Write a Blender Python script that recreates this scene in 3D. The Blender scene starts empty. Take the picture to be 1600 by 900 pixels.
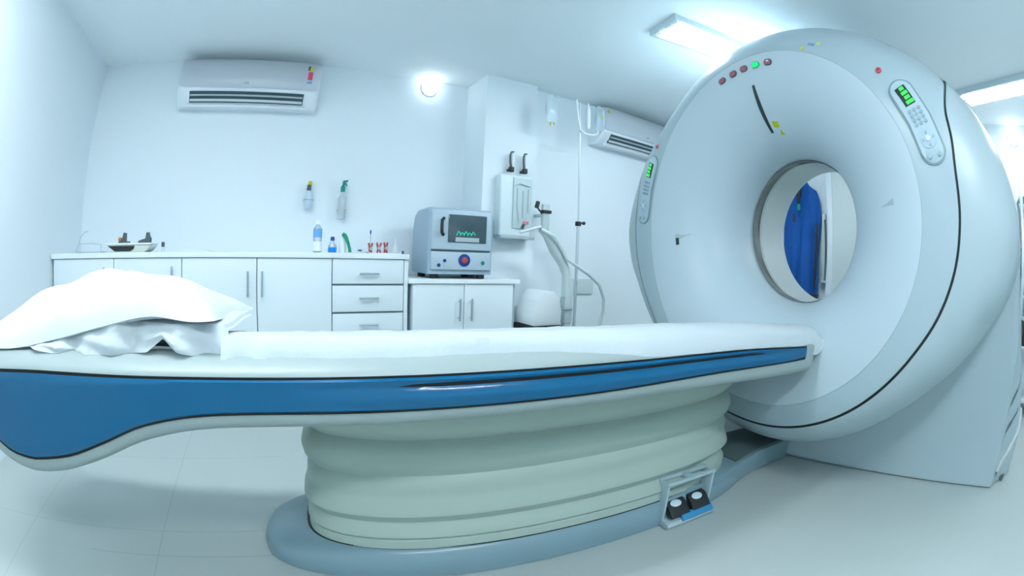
import bpy, bmesh, math, random
from mathutils import Vector, Matrix
random.seed(7)
PI = math.pi
sc = bpy.context.scene
COL = sc.collection

# ------------------------------------------------------------------ materials
MATS = {}
def mat(name, col, rough=.5, metal=0., emit=None, estr=0., trans=0., spec=.5, bump=0., bscale=40., coat=0., mottle=0., alpha=1.):
    if name in MATS: return MATS[name]
    m = bpy.data.materials.new(name); m.use_nodes = True
    nt = m.node_tree; b = nt.nodes['Principled BSDF']
    b.inputs['Base Color'].default_value = (*col, 1)
    b.inputs['Roughness'].default_value = rough
    b.inputs['Metallic'].default_value = metal
    b.inputs['Specular IOR Level'].default_value = spec
    b.inputs['Coat Weight'].default_value = coat
    b.inputs['Coat Roughness'].default_value = .08
    b.inputs['Alpha'].default_value = alpha
    if trans: b.inputs['Transmission Weight'].default_value = trans
    if emit:
        b.inputs['Emission Color'].default_value = (*emit, 1); b.inputs['Emission Strength'].default_value = estr
    tc = nt.nodes.new('ShaderNodeTexCoord')
    if bump or mottle:
        n = nt.nodes.new('ShaderNodeTexNoise'); n.inputs['Scale'].default_value = bscale; n.inputs['Detail'].default_value = 4
        nt.links.new(tc.outputs['Object'], n.inputs['Vector'])
        if bump:
            bp = nt.nodes.new('ShaderNodeBump'); bp.inputs['Strength'].default_value = bump; bp.inputs['Distance'].default_value = .01
            nt.links.new(n.outputs['Fac'], bp.inputs['Height']); nt.links.new(bp.outputs['Normal'], b.inputs['Normal'])
        if mottle:
            r = nt.nodes.new('ShaderNodeMix'); r.data_type = 'RGBA'
            r.inputs['A'].default_value = (*[c*(1-mottle) for c in col], 1); r.inputs['B'].default_value = (*col, 1)
            nt.links.new(n.outputs['Fac'], r.inputs['Factor']); nt.links.new(r.outputs['Result'], b.inputs['Base Color'])
    MATS[name] = m
    return m
WALL = mat('wall_paint', (.80, .875, .915), .6, bump=.02, bscale=120, mottle=.02)
CEIL = mat('ceiling_paint', (.87, .93, .95), .7, bump=.02, bscale=120)
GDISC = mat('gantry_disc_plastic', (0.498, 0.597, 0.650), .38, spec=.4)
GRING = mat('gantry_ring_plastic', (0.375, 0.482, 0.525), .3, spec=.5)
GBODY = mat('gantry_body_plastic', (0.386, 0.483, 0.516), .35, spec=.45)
GBORE = mat('bore_liner', (0.571, 0.632, 0.622), .3)
CREAM = mat('table_cream_plastic', (0.292, 0.357, 0.352), .42, coat=.05)
BLUE = mat('table_blue_panel', (0.006, 0.224, 0.483), .22, coat=.5, mottle=.06, bscale=300)
BLACK = mat('black_rubber', (.012, .018, .02), .5)
DARK = mat('dark_grey_plastic', (.07, .1, .11), .45)
BELL = mat('bellows_vinyl', (0.362, 0.449, 0.397), .45, coat=.15)
PLINTH = mat('plinth_blue_grey', (0.191, 0.301, 0.346), .38, coat=.2)
PLATE = mat('plinth_top_plate', (.08, .125, .125), .6, bump=.1, bscale=300)
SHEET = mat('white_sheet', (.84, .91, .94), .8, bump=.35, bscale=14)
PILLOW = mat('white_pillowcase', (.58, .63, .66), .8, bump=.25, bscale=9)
CAB = mat('white_laminate', (.76, .845, .885), .35)
GAPM = mat('cabinet_gap_shadow_line', (.42, .52, .57), .7)
TOP = mat('white_worktop', (.84, .90, .92), .3)
STEEL = mat('brushed_steel', (.55, .62, .66), .3, metal=.9)
ACW = mat('ac_white_plastic', (.84, .89, .94), .28, coat=.3)
ACD = mat('ac_vent_dark', (.05, .09, .11), .5)
STER = mat('steriliser_blue_grey', (0.357, 0.476, 0.578), .38)
STERF = mat('steriliser_face', (0.468, 0.578, 0.663), .4)
GLASSD = mat('steriliser_window', (.06, .1, .12), .08, coat=.5)
WHITE = mat('white_plastic', (.82, .87, .89), .4)
GREY = mat('grey_plastic', (.42, .5, .53), .45)
LGREY = mat('light_grey_plastic', (.62, .70, .73), .45)
CLEAR = mat('clear_plastic', (.80, .88, .92), .15, trans=.55)
MILK = mat('milky_plastic', (.74, .82, .87), .35, trans=.15)
YEL = mat('yellow', (.62, .62, .02), .5)
YEL2 = mat('yellow_green_sticker', (.45, .52, .01), .5)
GREEN = mat('green_plastic', (.0, .30, .17), .4)
TEAL = mat('teal_plastic', (.0, .26, .22), .4)
REDP = mat('red_plastic', (.45, .07, .08), .45)
MAG = mat('magenta_sticker', (.75, .05, .14), .5)
BLUL = mat('light_blue_label', (.16, .42, .82), .5)
BLUD = mat('deep_blue_plastic', (.01, .05, .28), .4)
BLUB = mat('bright_blue_liquid', (.0, .24, .75), .3)
GOWN = mat('blue_gown_cloth', (.0, .10, .42), .8, mottle=.25, bscale=18)
LEDG = mat('green_led', (.02, .5, .05), .5, emit=(.03, .6, .06), estr=.55)
LEDG2 = mat('green_lamp', (.02, .55, .08), .4, emit=(.0, .9, .12), estr=.6)
LEDR = mat('red_lamp_lens', (.36, .12, .15), .3)
LEDR2 = mat('red_dot', (.6, .1, .12), .4)
TUBE = mat('fluorescent_tube', (1, 1, 1), .5, emit=(.86, .94, 1.), estr=15)
TUBE2 = mat('bright_fluorescent_tube', (1, 1, 1), .5, emit=(.86, .94, 1.), estr=19)
TUBE_FILL = mat('fill_fluorescent_tube', (1, 1, 1), .5, emit=(.86, .94, 1.), estr=23)
GLOBE = mat('lamp_globe', (1, 1, 1), .5, emit=(.90, .96, 1.), estr=2.6)
BTN = mat('button_blue_grey', (.26, .37, .43), .4)
BTN2 = mat('button_slate', (.30, .42, .50), .4)
STK = mat('sticker_blue', (.2, .33, .55), .5)
PAPER = mat('paper', (.8, .85, .87), .8)

def floor_mat():
    m = bpy.data.materials.new('pale_floor_tile'); m.use_nodes = True; nt = m.node_tree; b = nt.nodes['Principled BSDF']
    L = nt.links.new
    geo = nt.nodes.new('ShaderNodeNewGeometry'); sep = nt.nodes.new('ShaderNodeSeparateXYZ'); L(geo.outputs['Position'], sep.inputs[0])
    def M(op, a, c, d=None):
        n = nt.nodes.new('ShaderNodeMath'); n.operation = op
        for i, v in enumerate((a, c, d)):
            if v is None: continue
            if isinstance(v, (int, float)): n.inputs[i].default_value = v
            else: L(v, n.inputs[i])
        return n.outputs[0]
    def seam(s, off, per, w):
        t = M('PINGPONG', M('SUBTRACT', s, off), per/2)
        return M('LESS_THAN', t, w)
    X, Y = sep.outputs['X'], sep.outputs['Y']
    s1 = M('MAXIMUM', seam(X, -.515, .62, .0022), seam(Y, 1.375, .62, .0022))
    near = M('LESS_THAN', M('ABSOLUTE', M('SUBTRACT', Y, 1.225), 0), .0025)
    inx = M('LESS_THAN', M('ABSOLUTE', M('ADD', X, .35), 0), .45)
    s1 = M('MAXIMUM', s1, M('MULTIPLY', near, inx))
    n = nt.nodes.new('ShaderNodeTexNoise'); n.inputs['Scale'].default_value = 2.5
    L(geo.outputs['Position'], n.inputs['Vector'])
    c1 = nt.nodes.new('ShaderNodeMix'); c1.data_type = 'RGBA'
    c1.inputs['A'].default_value = (.42, .475, .46, 1); c1.inputs['B'].default_value = (.45, .51, .50, 1); L(n.outputs['Fac'], c1.inputs['Factor'])
    c2 = nt.nodes.new('ShaderNodeMix'); c2.data_type = 'RGBA'; L(c1.outputs['Result'], c2.inputs['A'])
    c2.inputs['B'].default_value = (.27, .34, .34, 1); L(M('MULTIPLY', s1, M('MULTIPLY_ADD', M('LESS_THAN', X, -.0), .45, .08)), c2.inputs['Factor'])
    L(c2.outputs['Result'], b.inputs['Base Color']); b.inputs['Roughness'].default_value = .28; b.inputs['Specular IOR Level'].default_value = .45
    return m
FLOOR = floor_mat()

# ------------------------------------------------------------------ helpers
def link(name, me, m, parent=None, smooth=True, bevel=0, sub=0):
    o = bpy.data.objects.new(name, me); COL.objects.link(o)
    for mm in (m if isinstance(m, (list, tuple)) else [m]): me.materials.append(mm)
    if smooth:
        for p in me.polygons: p.use_smooth = True
        try: me.set_sharp_from_angle(angle=math.radians(38))
        except Exception: pass
    if parent: o.parent = parent
    return o
def obj(name, bm, m, parent=None, smooth=True):
    me = bpy.data.meshes.new(name)
    bmesh.ops.recalc_face_normals(bm, faces=bm.faces)
    bm.to_mesh(me); bm.free()
    return link(name, me, m, parent, smooth)
def nb(): return bmesh.new()
def add_box(bm, c, s, rot=None, bev=0, seg=2, mi=0):
    t = bmesh.new(); bmesh.ops.create_cube(t, size=1)
    for v in t.verts: v.co = Vector((v.co.x*s[0], v.co.y*s[1], v.co.z*s[2]))
    if bev: bmesh.ops.bevel(t, geom=list(t.edges), offset=bev, segments=seg, affect='EDGES', profile=.6)
    M = Matrix.Translation(Vector(c)) @ (rot.to_4x4() if rot else Matrix.Identity(4))
    merge(bm, t, M, mi); return bm
def merge(bm, t, M=None, mi=0):
    mp = {}
    for v in t.verts: mp[v] = bm.verts.new((M @ v.co) if M else v.co)
    for f in t.faces:
        try:
            nf = bm.faces.new([mp[v] for v in f.verts]); nf.material_index = mi
        except ValueError: pass
    t.free()
def frame(d):
    d = Vector(d).normalized(); a = Vector((0, 0, 1)) if abs(d.z) < .9 else Vector((1, 0, 0))
    x = d.cross(a).normalized(); return x, d.cross(x).normalized()
def add_tube(bm, pts, r, seg=10, mi=0, caps=True):
    pts = [Vector(p) for p in pts]; rs = r if isinstance(r, (list, tuple)) else [r]*len(pts)
    rings = []; x = None
    for i, p in enumerate(pts):
        d = (pts[min(i+1, len(pts)-1)]-pts[max(i-1, 0)]).normalized()
        if x is None: x, y = frame(d)
        else:
            x = (x-d*x.dot(d)).normalized(); y = d.cross(x)
        rings.append([bm.verts.new(p+(x*math.cos(a)+y*math.sin(a))*rs[i]) for a in [2*PI*k/seg for k in range(seg)]])
    for i in range(len(rings)-1):
        for k in range(seg):
            f = bm.faces.new((rings[i][k], rings[i][(k+1) % seg], rings[i+1][(k+1) % seg], rings[i+1][k])); f.material_index = mi
    if caps:
        bm.faces.new(rings[0][::-1]).material_index = mi; bm.faces.new(rings[-1]).material_index = mi
    return bm
def add_lathe(bm, prof, c=(0, 0, 0), axis=(0, 0, 1), seg=24, mi=0, sx=1, sy=1):
    ax = Vector(axis).normalized(); x, y = frame(ax); c = Vector(c); rings = []
    for r, h in prof:
        rings.append([bm.verts.new(c+ax*h+x*(math.cos(a)*max(r, 1e-4)*sx)+y*(math.sin(a)*max(r, 1e-4)*sy)) for a in [2*PI*k/seg for k in range(seg)]])
    for i in range(len(rings)-1):
        for k in range(seg):
            f = bm.faces.new((rings[i][k], rings[i][(k+1) % seg], rings[i+1][(k+1) % seg], rings[i+1][k])); f.material_index = mi
    bm.faces.new(rings[0][::-1]).material_index = mi; bm.faces.new(rings[-1]).material_index = mi
    return bm
def add_prism(bm, poly, a, b, plane='xz', bev=0, mi=0):
    """extrude a polygon (2D) along the remaining axis from a to b"""
    t = bmesh.new()
    def P(u, v, w):
        return {'xz': (u, w, v), 'xy': (u, v, w), 'yz': (w, u, v)}[plane]
    v0 = [t.verts.new(P(u, v, a)) for u, v in poly]; v1 = [t.verts.new(P(u, v, b)) for u, v in poly]
    n = len(poly); t.faces.new(v0); t.faces.new(v1[::-1])
    for i in range(n): t.faces.new((v0[i], v0[(i+1) % n], v1[(i+1) % n], v1[i]))
    bmesh.ops.recalc_face_normals(t, faces=t.faces)
    if bev: bmesh.ops.bevel(t, geom=list(t.edges), offset=bev, segments=2, affect='EDGES', profile=.6)
    merge(bm, t, None, mi); return bm
def add_grid(bm, rows, closed_v=False, mi=0, flip=False):
    R = [[bm.verts.new(p) for p in row] for row in rows]
    for i in range(len(R)-1):
        n = len(R[i])
        for k in range(n if closed_v else n-1):
            q = (R[i][k], R[i][(k+1) % n], R[i+1][(k+1) % n], R[i+1][k])
            f = bm.faces.new(q[::-1] if flip else q); f.material_index = mi
    return R
def thing(name, label, cat, loc=(0, 0, 0), rotz=0, group=None):
    o = bpy.data.objects.new(name, None); COL.objects.link(o); o.location = loc; o.rotation_euler = (0, 0, rotz)
    o.empty_display_size = .05
    o['label'] = label; o['category'] = cat
    if group: o['group'] = group
    return o
def tag(o, label, cat, group=None):
    o['label'] = label; o['category'] = cat
    if group: o['group'] = group
    return o
def struct(name, bm, m, parent=None, smooth=False):
    o = obj(name, bm, m, parent, smooth); o['kind'] = 'structure'; return o
def interp(tab, x):
    if x <= tab[0][0]: return tab[0][1]
    for (a, b), (c, d) in zip(tab, tab[1:]):
        if x <= c:
            t = (x-a)/(c-a); return b+(d-b)*t
    return tab[-1][1]
def sinterp(tab, x):
    """smooth (catmull-rom) interpolation"""
    n = len(tab)
    if x <= tab[0][0]: return tab[0][1]
    if x >= tab[-1][0]: return tab[-1][1]
    for i in range(n-1):
        if x <= tab[i+1][0]: break
    def sl(j):
        a, b = tab[max(j-1, 0)], tab[min(j+1, n-1)]
        return (b[1]-a[1])/(b[0]-a[0])
    h = tab[i+1][0]-tab[i][0]; t = (x-tab[i][0])/h
    p0, p1, m0, m1 = tab[i][1], tab[i+1][1], sl(i)*h, sl(i+1)*h
    return (2*t**3-3*t*t+1)*p0+(t**3-2*t*t+t)*m0+(-2*t**3+3*t*t)*p1+(t**3-t*t)*m1

# ------------------------------------------------------------------ camera (16 mm equisolid fisheye)
YAW, PITCH, ROLL = .5339, -.0671, .037
F = Vector((math.sin(YAW), math.cos(YAW), 0)); R = Vector((math.cos(YAW), -math.sin(YAW), 0)); U = Vector((0, 0, 1))
F, U = F*math.cos(PITCH)+U*math.sin(PITCH), U*math.cos(PITCH)-F*math.sin(PITCH)
R, U = R*math.cos(ROLL)+U*math.sin(ROLL), U*math.cos(ROLL)-R*math.sin(ROLL)
cd = bpy.data.cameras.new('camera'); co = bpy.data.objects.new('camera', cd); COL.objects.link(co)
co.matrix_world = Matrix(((R.x, U.x, -F.x, 0), (R.y, U.y, -F.y, 0), (R.z, U.z, -F.z, .9257), (0, 0, 0, 1)))
cd.type = 'PANO'
def setcam(k, v):
    for t in (cd, getattr(cd, 'cycles', None)):
        if t is not None and hasattr(t, k):
            try: setattr(t, k, v); return
            except Exception as e: print('cam', k, e)
setcam('panorama_type', 'FISHEYE_EQUISOLID'); setcam('fisheye_lens', 16.02); setcam('fisheye_fov', PI)
cd.sensor_fit = 'HORIZONTAL'; cd.sensor_width = 36; cd.sensor_height = 20.25
cd.clip_start = .01
sc.camera = co
sc.view_settings.view_transform = 'Standard'; sc.view_settings.look = 'None'; sc.view_settings.gamma = 1
sc.view_settings.use_curve_mapping = False; sc.view_settings.exposure = 1.48
w = bpy.data.worlds.new('world'); sc.world = w; w.use_nodes = True
w.node_tree.nodes['Background'].inputs[0].default_value = (.8, .9, 1, 1); w.node_tree.nodes['Background'].inputs[1].default_value = .3
try:
    sc.cycles.use_denoising = True; sc.cycles.max_bounces = 10; sc.cycles.diffuse_bounces = 6; sc.cycles.sample_clamp_indirect = 6
except Exception: pass

# ------------------------------------------------------------------ room
XL, XR, YB, YF, H = -1.62, 4.42, 3.325, -2.3, 2.342
Y2, YP = 3.05, 2.97          # wall right of the pier, pier face
struct('floor', add_box(nb(), ((XL+XR)/2, (YB+YF)/2, -.05), (XR-XL+.4, YB-YF+.4, .1)), FLOOR)
struct('ceiling', add_box(nb(), ((XL+XR)/2, (YB+YF)/2, H+.05), (XR-XL+.4, YB-YF+.4, .1)), CEIL)
struct('wall_left', add_box(nb(), (XL-.05, (YB+YF)/2, H/2), (.1, YB-YF+.2, H)), WALL)
struct('wall_right', add_box(nb(), (XR+.05, (YB+YF)/2, H/2), (.1, YB-YF+.2, H)), WALL)
struct('wall_front', add_box(nb(), ((XL+XR)/2, YF-.05, H/2), (XR-XL, .1, H)), WALL)
struct('wall_back', add_prism(nb(), [(XL, YB+.1), (XL, YB), (1.472, YB), (1.472, YP), (1.93, YP), (1.93, Y2), (XR, Y2), (XR, YB+.1)], 0, H, 'xy'), WALL)
# door on the right wall seen through the bore
DY0, DY1 = .42, 1.46
struct('door_1', add_box(nb(), (XR-.02, (DY0+DY1)/2, 1.03), (.04, DY1-DY0, 2.06), bev=.004), mat('door_cream', (.66, .73, .72), .4))
bm = nb()
add_box(bm, (XR-.03, DY1+.03, 1.06), (.06, .06, 2.12), bev=.004); add_box(bm, (XR-.03, DY0-.03, 1.06), (.06, .06, 2.12), bev=.004)
add_box(bm, (XR-.03, (DY0+DY1)/2, 2.09), (.06, DY1-DY0, .06), bev=.004)
struct('trim_1', bm, WALL)

# ------------------------------------------------------------------ ceiling fittings
def fluorescent(name, c, ang, ln, label, tm=TUBE):
    t = thing(name, label, 'ceiling light', (c[0], c[1], H), ang, 'twin-tube ceiling lights')
    bm = nb(); add_box(bm, (0, 0, -.020), (ln, .27, .040), bev=.004); obj('housing', bm, mat('fixture_housing', (.60, .70, .74), .4), t)
    for s in (-1, 1):
        a = .030 if s > 0 else .052
        bm = nb(); add_box(bm, (0, s*.068-.0, -.0435), (ln-.06, a*2, .008), bev=.003)
        obj('tube', bm, tm, t)
        for e in (-1, 1):
            b2 = nb(); add_box(b2, (e*(ln/2-.018), s*.068, -.044), (.022, a*2, .012), bev=.004); obj('end_cap', b2, WHITE, t)
    return t
fluorescent('ceiling_light', (2.52, 1.385), math.radians(-13), 1.38, 'twin-tube ceiling light running behind the top left of the round scanner')
fluorescent('ceiling_light', (3.47, -.62), math.radians(64), 1.1, 'twin-tube ceiling light at the right edge, above the right shoulder of the scanner')
fluorescent('ceiling_light', (.35, -.75), math.radians(-9), 1.3, 'added unseen twin-tube fill light between the patient table and the front wall', TUBE_FILL)  # added out-of-view fixture, front fill for the table's near side
fluorescent('ceiling_light', (-.55, 1.02), math.radians(-9), 1.3, 'twin-tube ceiling light straight above the foot end of the patient table', TUBE2)
def globe_lamp(name, c, ax, label, s=1.):
    t = thing(name, label, 'wall lamp', c, 0, 'round wall lamps')
    ax = Vector(ax)
    bm = nb(); add_lathe(bm, [(.02, .0), (.068*s, .001), (.068*s, .014), (.056*s, .022)], (0, 0, 0), ax, 28); obj('base_plate', bm, WHITE, t)
    bm = nb(); add_lathe(bm, [(.058*s, .022)]+[(.062*s*math.cos(a), .03+.058*s*math.sin(a)) for a in [PI/2*k/8 for k in range(9)]], (0, 0, 0), ax, 28)
    obj('lamp_globe', bm, GLOBE, t); return t
globe_lamp('wall_lamp', (1.125, YB, 2.268), (0, -1, 0), 'glowing round lamp high on the back wall between the air conditioners')
globe_lamp('wall_lamp', (XR, -.66, 2.21), (-1, 0, 0), 'glowing round lamp high on the right wall beside the scanner')

# ------------------------------------------------------------------ air conditioners
def air_con(loc, W, label, sticker):
    t = thing('air_conditioner', label, 'air conditioner', loc, 0, 'white wall air conditioners')
    # cross-section in (depth d from wall, z), wall at d=0; thing faces -Y
    prof = [(0, .0), (.09, .0), (.155, .045), (.195, .10), (.215, .17), (.213, .25), (.195, .31), (.16, .335), (.06, .345), (0, .345)]
    bm = nb()
    sm = []
    n = len(prof)
    for i in range(n-1):
        a, b = prof[i], prof[i+1]
        sm += [(a[0]+(b[0]-a[0])*k/3, a[1]+(b[1]-a[1])*k/3) for k in range(3)]
    sm.append(prof[-1])
    rows = []
    ends = [0, .004, .015, .04, .5, 1-.04, 1-.015, 1-.004, 1]
    for e in ends:
        x = -W/2+W*e; sft = {0: .82, .004: .92, .015: .97}.get(round(min(e, 1-e), 3), 1)
        rows.append([(x, -d*sft-.0, .17+(z-.17)*(.97 if sft < .9 else 1)) for d, z in sm])
    rr = add_grid(bm, rows)
    bm.faces.new(rr[0]); bm.faces.new(rr[-1][::-1])
    obj('casing', bm, ACW, t)
    # front panel, a gently bowed cover
    bm = nb(); rows = []
    fp = [(.217, .115), (.226, .14), (.229, .19), (.226, .25), (.208, .312), (.175, .338)]
    for k in range(17):
        u = k/16*2-1; x = u*(W/2-.012); rows.append([(x, -d-.006*(1-u*u), z+(.006*(1-u*u)*-1 if j == 0 else 0)) for j, (d, z) in enumerate(fp)])
    add_grid(bm, rows)
    bmesh.ops.solidify(bm, geom=bm.faces[:], thickness=.01)
    obj('front_panel', bm, ACW, t)
    # outlet: dark mouth in the sloping face with louvres
    m0, m1 = Vector((0, -.118, .018)), Vector((0, -.192, .098))
    d = (m1-m0).normalized(); nrm = Vector((0, -d.z, d.y)); nrm = nrm if nrm.y < 0 else -nrm
    rot = Matrix(((1, 0, 0), (0, d.y, nrm.y), (0, d.z, nrm.z)))
    mid = (m0+m1)/2
    bm = nb(); add_box(bm, mid+nrm*.004, (W*.80, .088, .012), rot); obj('air_outlet', bm, ACD, t)
    for k in (0, 1):
        bm = nb(); add_box(bm, mid+d*(-.022+.040*k)+nrm*.014, (W*.79, .014 if k else .020, .006), rot, bev=.002)
        obj('louvre', bm, GREY if k else LGREY, t)
    bm = nb(); add_box(bm, m0+nrm*.008-d*.012, (W*.84, .018, .02), rot, bev=.006); obj('lower_lip', bm, ACW, t)
    bm = nb(); add_box(bm, (W*.0, -.236, .135), (.035, .002, .010)); obj('badge', bm, GREY, t)
    if sticker:
        bm = nb(); add_lathe(bm, [(.02, 0), (.02, .002)], (W/2-.085, -.222, .275), (0, -1, .25), 20); obj('round_sticker', bm, YEL, t)
        bm = nb(); add_box(bm, (W/2-.1, -.2265, .275), (.016, .002, .034)); obj('dark_sticker', bm, DARK, t)
        bm = nb(); add_box(bm, (W/2-.085, -.231, .215), (.034, .002, .062)); obj('energy_sticker', bm, MAG, t)
        bm = nb(); add_box(bm, (W/2-.085, -.232, .165), (.036, .002, .016)); obj('blue_sticker', bm, BLUL, t)
    else:
        bm = nb(); add_lathe(bm, [(.015, 0), (.015, .002)], (-W/2+.05, -.222, .28), (0, -1, .25), 20); obj('round_sticker', bm, YEL, t)
    return t
air_con((-.315, YB, 1.945), 1.09, 'white wall air conditioner with a magenta energy sticker above the long worktop', True)
air_con((3.06, Y2, 1.955), 1.06, 'white wall air conditioner partly behind the scanner, beside the drip stand', False)

# ------------------------------------------------------------------ cabinets
CF, CB = 2.785, YB-.004
def handle(par, p, ln, vert):
    bm = nb(); x, y, z = p
    if vert:
        add_tube(bm, [(x, y-.028, z-ln/2), (x, y-.028, z+ln/2)], .0065, 8)
        for s in (-1, 1): add_tube(bm, [(x, y, z+s*(ln/2-.02)), (x, y-.028, z+s*(ln/2-.02))], .005, 6)
    else:
        add_tube(bm, [(x-ln/2, y-.028, z), (x+ln/2, y-.028, z)], .0065, 8)
        for s in (-1, 1): add_tube(bm, [(x+s*(ln/2-.02), y, z), (x+s*(ln/2-.02), y-.028, z)], .005, 6)
    obj('handle', bm, STEEL, par)
def cabinet(x0, x1, ztop, fronts, label, poly=None):
    t = thing('base_cabinet', label, 'cabinet', ((x0+x1)/2, CF, 0), 0, 'white base cabinets')
    ox = (x0+x1)/2
    bm = nb()
    if poly: add_prism(bm, [(a-ox, b-CF) for a, b in poly], .08, ztop, 'xy')
    else: add_box(bm, (0, (CB-CF)/2+.011, (ztop+.08)/2), (x1-x0-.002, CB-CF-.022, ztop-.08))
    obj('carcass', bm, GAPM, t, False)
    bm = nb(); add_box(bm, (0, .1, .04), (x1-x0-.01, .02, .08)); obj('plinth', bm, GREY, t, False)
    for kind, a, b, z0, z1, hp in fronts:
        bm = nb(); add_box(bm, ((a+b)/2-ox, .004, (z0+z1)/2), (b-a-.006, .02, z1-z0-.006), bev=.0015)
        f = obj(kind, bm, CAB, t)
        if hp[0] == 'v': handle(f, (hp[1]-ox, -.006, hp[2]), .15, True)
        else: handle(f, ((a+b)/2-ox, -.006, hp[1]), .125, False)
    return t
ZT = .892
cabinet(-1.615, -.591, ZT, [('door', -1.60, -1.086, .09, ZT, ('v', -1.155, .765)), ('door', -1.086, -.591, .09, ZT, ('v', -.655, .765))],
        'white two-door base cabinet in the left corner, mostly behind the pillow')
cabinet(-.591, .378, ZT, [('door', -.591, -.098, .09, ZT, ('v', -.155, .737)), ('door', -.098, .378, .09, ZT, ('v', -.065, .737))],
        'white two-door base cabinet with paired bar handles, left of the drawers')
cabinet(.378, .845, ZT, [('drawer', .378, .845, .735, ZT, ('h', .80)), ('drawer', .378, .845, .562, .728, ('h', .650)), ('drawer', .378, .845, .36, .555, ('h', .485)), ('drawer', .378, .845, .09, .353, ('h', .26))],
        'white drawer base cabinet with horizontal bar handles at the right end of the long worktop')
bm = nb(); add_box(bm, (.861, (CF+CB)/2, ZT/2), (.026, CB-CF, ZT), bev=.001)
tag(obj('end_panel', bm, CAB), 'white upright end panel closing the long row of cabinets, beside the steriliser', 'panel')
ZT2 = .738
cabinet(.90, 1.676, ZT2, [('door', .905, 1.272, .09, ZT2, ('v', 1.232, .565)), ('door', 1.272, 1.655, .09, ZT2, ('v', 1.318, .565))],
        'lower white two-door base cabinet under the steriliser',
        [(.90, CF+.011), (1.676, CF+.011), (1.676, YP-.004), (1.465, YP-.004), (1.465, CB), (.90, CB)])
bm = nb(); add_box(bm, ((-1.616+.874)/2, (CF-.02+CB)/2, ZT+.0165), (.874+1.616, CB-CF+.02, .032), bev=.003)
tag(obj('worktop', bm, TOP), 'long white worktop running from the left corner over the row of cabinets', 'worktop')
bm = nb(); add_prism(bm, [(.876, CF-.02), (1.70, CF-.02), (1.70, YP-.003), (1.466, YP-.003), (1.466, CB), (.876, CB)], ZT2+.001, ZT2+.031, 'xy', bev=.002)
tag(obj('worktop', bm, TOP), 'short lower white worktop carrying the blue-grey steriliser', 'worktop')
WZ = ZT+.0335; WZ2 = ZT2+.032

# ------------------------------------------------------------------ steriliser
t = thing('steriliser', 'blue-grey bench steriliser with a dark window and green glow on the low worktop', 'steriliser', (1.245, 2.80, WZ2), math.radians(-3))
SW, SD, SH = .46, .40, .475
bm = nb()
prof = [(0, .03), (0, SH-.03), (.02, SH-.008), (.04, SH), (SD-.10, SH), (SD-.03, SH-.03), (SD, SH-.1), (SD, .03)]
rows = []
for x, s in ((-SW/2, .97), (-SW/2+.012, 1), (SW/2-.012, 1), (SW/2, .97)):
    rows.append([(x, y*s+SD/2*(1-s), .03+(z-.03)*s) for y, z in prof])
rr = add_grid(bm, rows, closed_v=True); bm.faces.new(rr[0]); bm.faces.new(rr[-1][::-1])
obj('casing', bm, STER, t)
bm = nb(); add_box(bm, (0, -.008, .325), (SW-.03, .026, .265), bev=.01); d = obj('door', bm, STERF, t)
bm = nb(); add_box(bm, (.035, -.024, .335), (.275, .008, .185), bev=.006); obj('window', bm, GLASSD, d)
bm = nb()
for k in range(5):
    add_tube(bm, [(-.045+k*.026, -.0285, .290), (-.03+k*.026, -.0285, .318-.008*(k % 2)), (-.012+k*.026, -.0285, .296)], .0035, 6)
obj('green_glow', bm, mat('green_window_glow', (.0, .3, .2), .4, emit=(0, .55, .32), estr=.35), d)
bm = nb(); add_box(bm, (.035, -.0285, .262), (.17, .002, .03), bev=.0005); obj('tray', bm, GREY, d)
bm = nb(); add_tube(bm, [(-.135, -.02, .40), (-.155, -.05, .385), (-.158, -.055, .345), (-.155, -.05, .305), (-.135, -.02, .29)], .011, 8); obj('door_handle', bm, BLACK, d)
bm = nb(); add_box(bm, (0, -.008, .12), (SW-.03, .024, .12), bev=.008); pf = obj('control_panel', bm, STERF, t)
bm = nb(); add_box(bm, (0, -.004, .185), (SW-.04, .012, .006)); obj('gap', bm, DARK, t)
bm = nb(); add_lathe(bm, [(.042, 0), (.042, .004), (.03, .006)], (.02, -.02, .125), (0, -1, 0), 28); obj('dial', bm, BLUD, pf)
bm = nb(); add_lathe(bm, [(.022, 0), (.022, .008), (.012, .011)], (.02, -.025, .125), (0, -1, 0), 20); obj('power_button', bm, REDP, pf)
for x, z, m, r in ((-.16, .09, BLUD, .012), (-.12, .12, BLUD, .011), (.155, .11, TEAL, .013)):
    bm = nb(); add_lathe(bm, [(r, 0), (r, .006)], (x, -.02, z), (0, -1, 0), 16); obj('button', bm, m, pf)
for sx in (-1, 1):
    for yy in (.05, SD-.05):
        bm = nb(); add_lathe(bm, [(.028, 0), (.028, .032)], (sx*(SW/2-.06), yy, 0), (0, 0, 1), 14); obj('foot', bm, BLACK, t)

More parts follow.
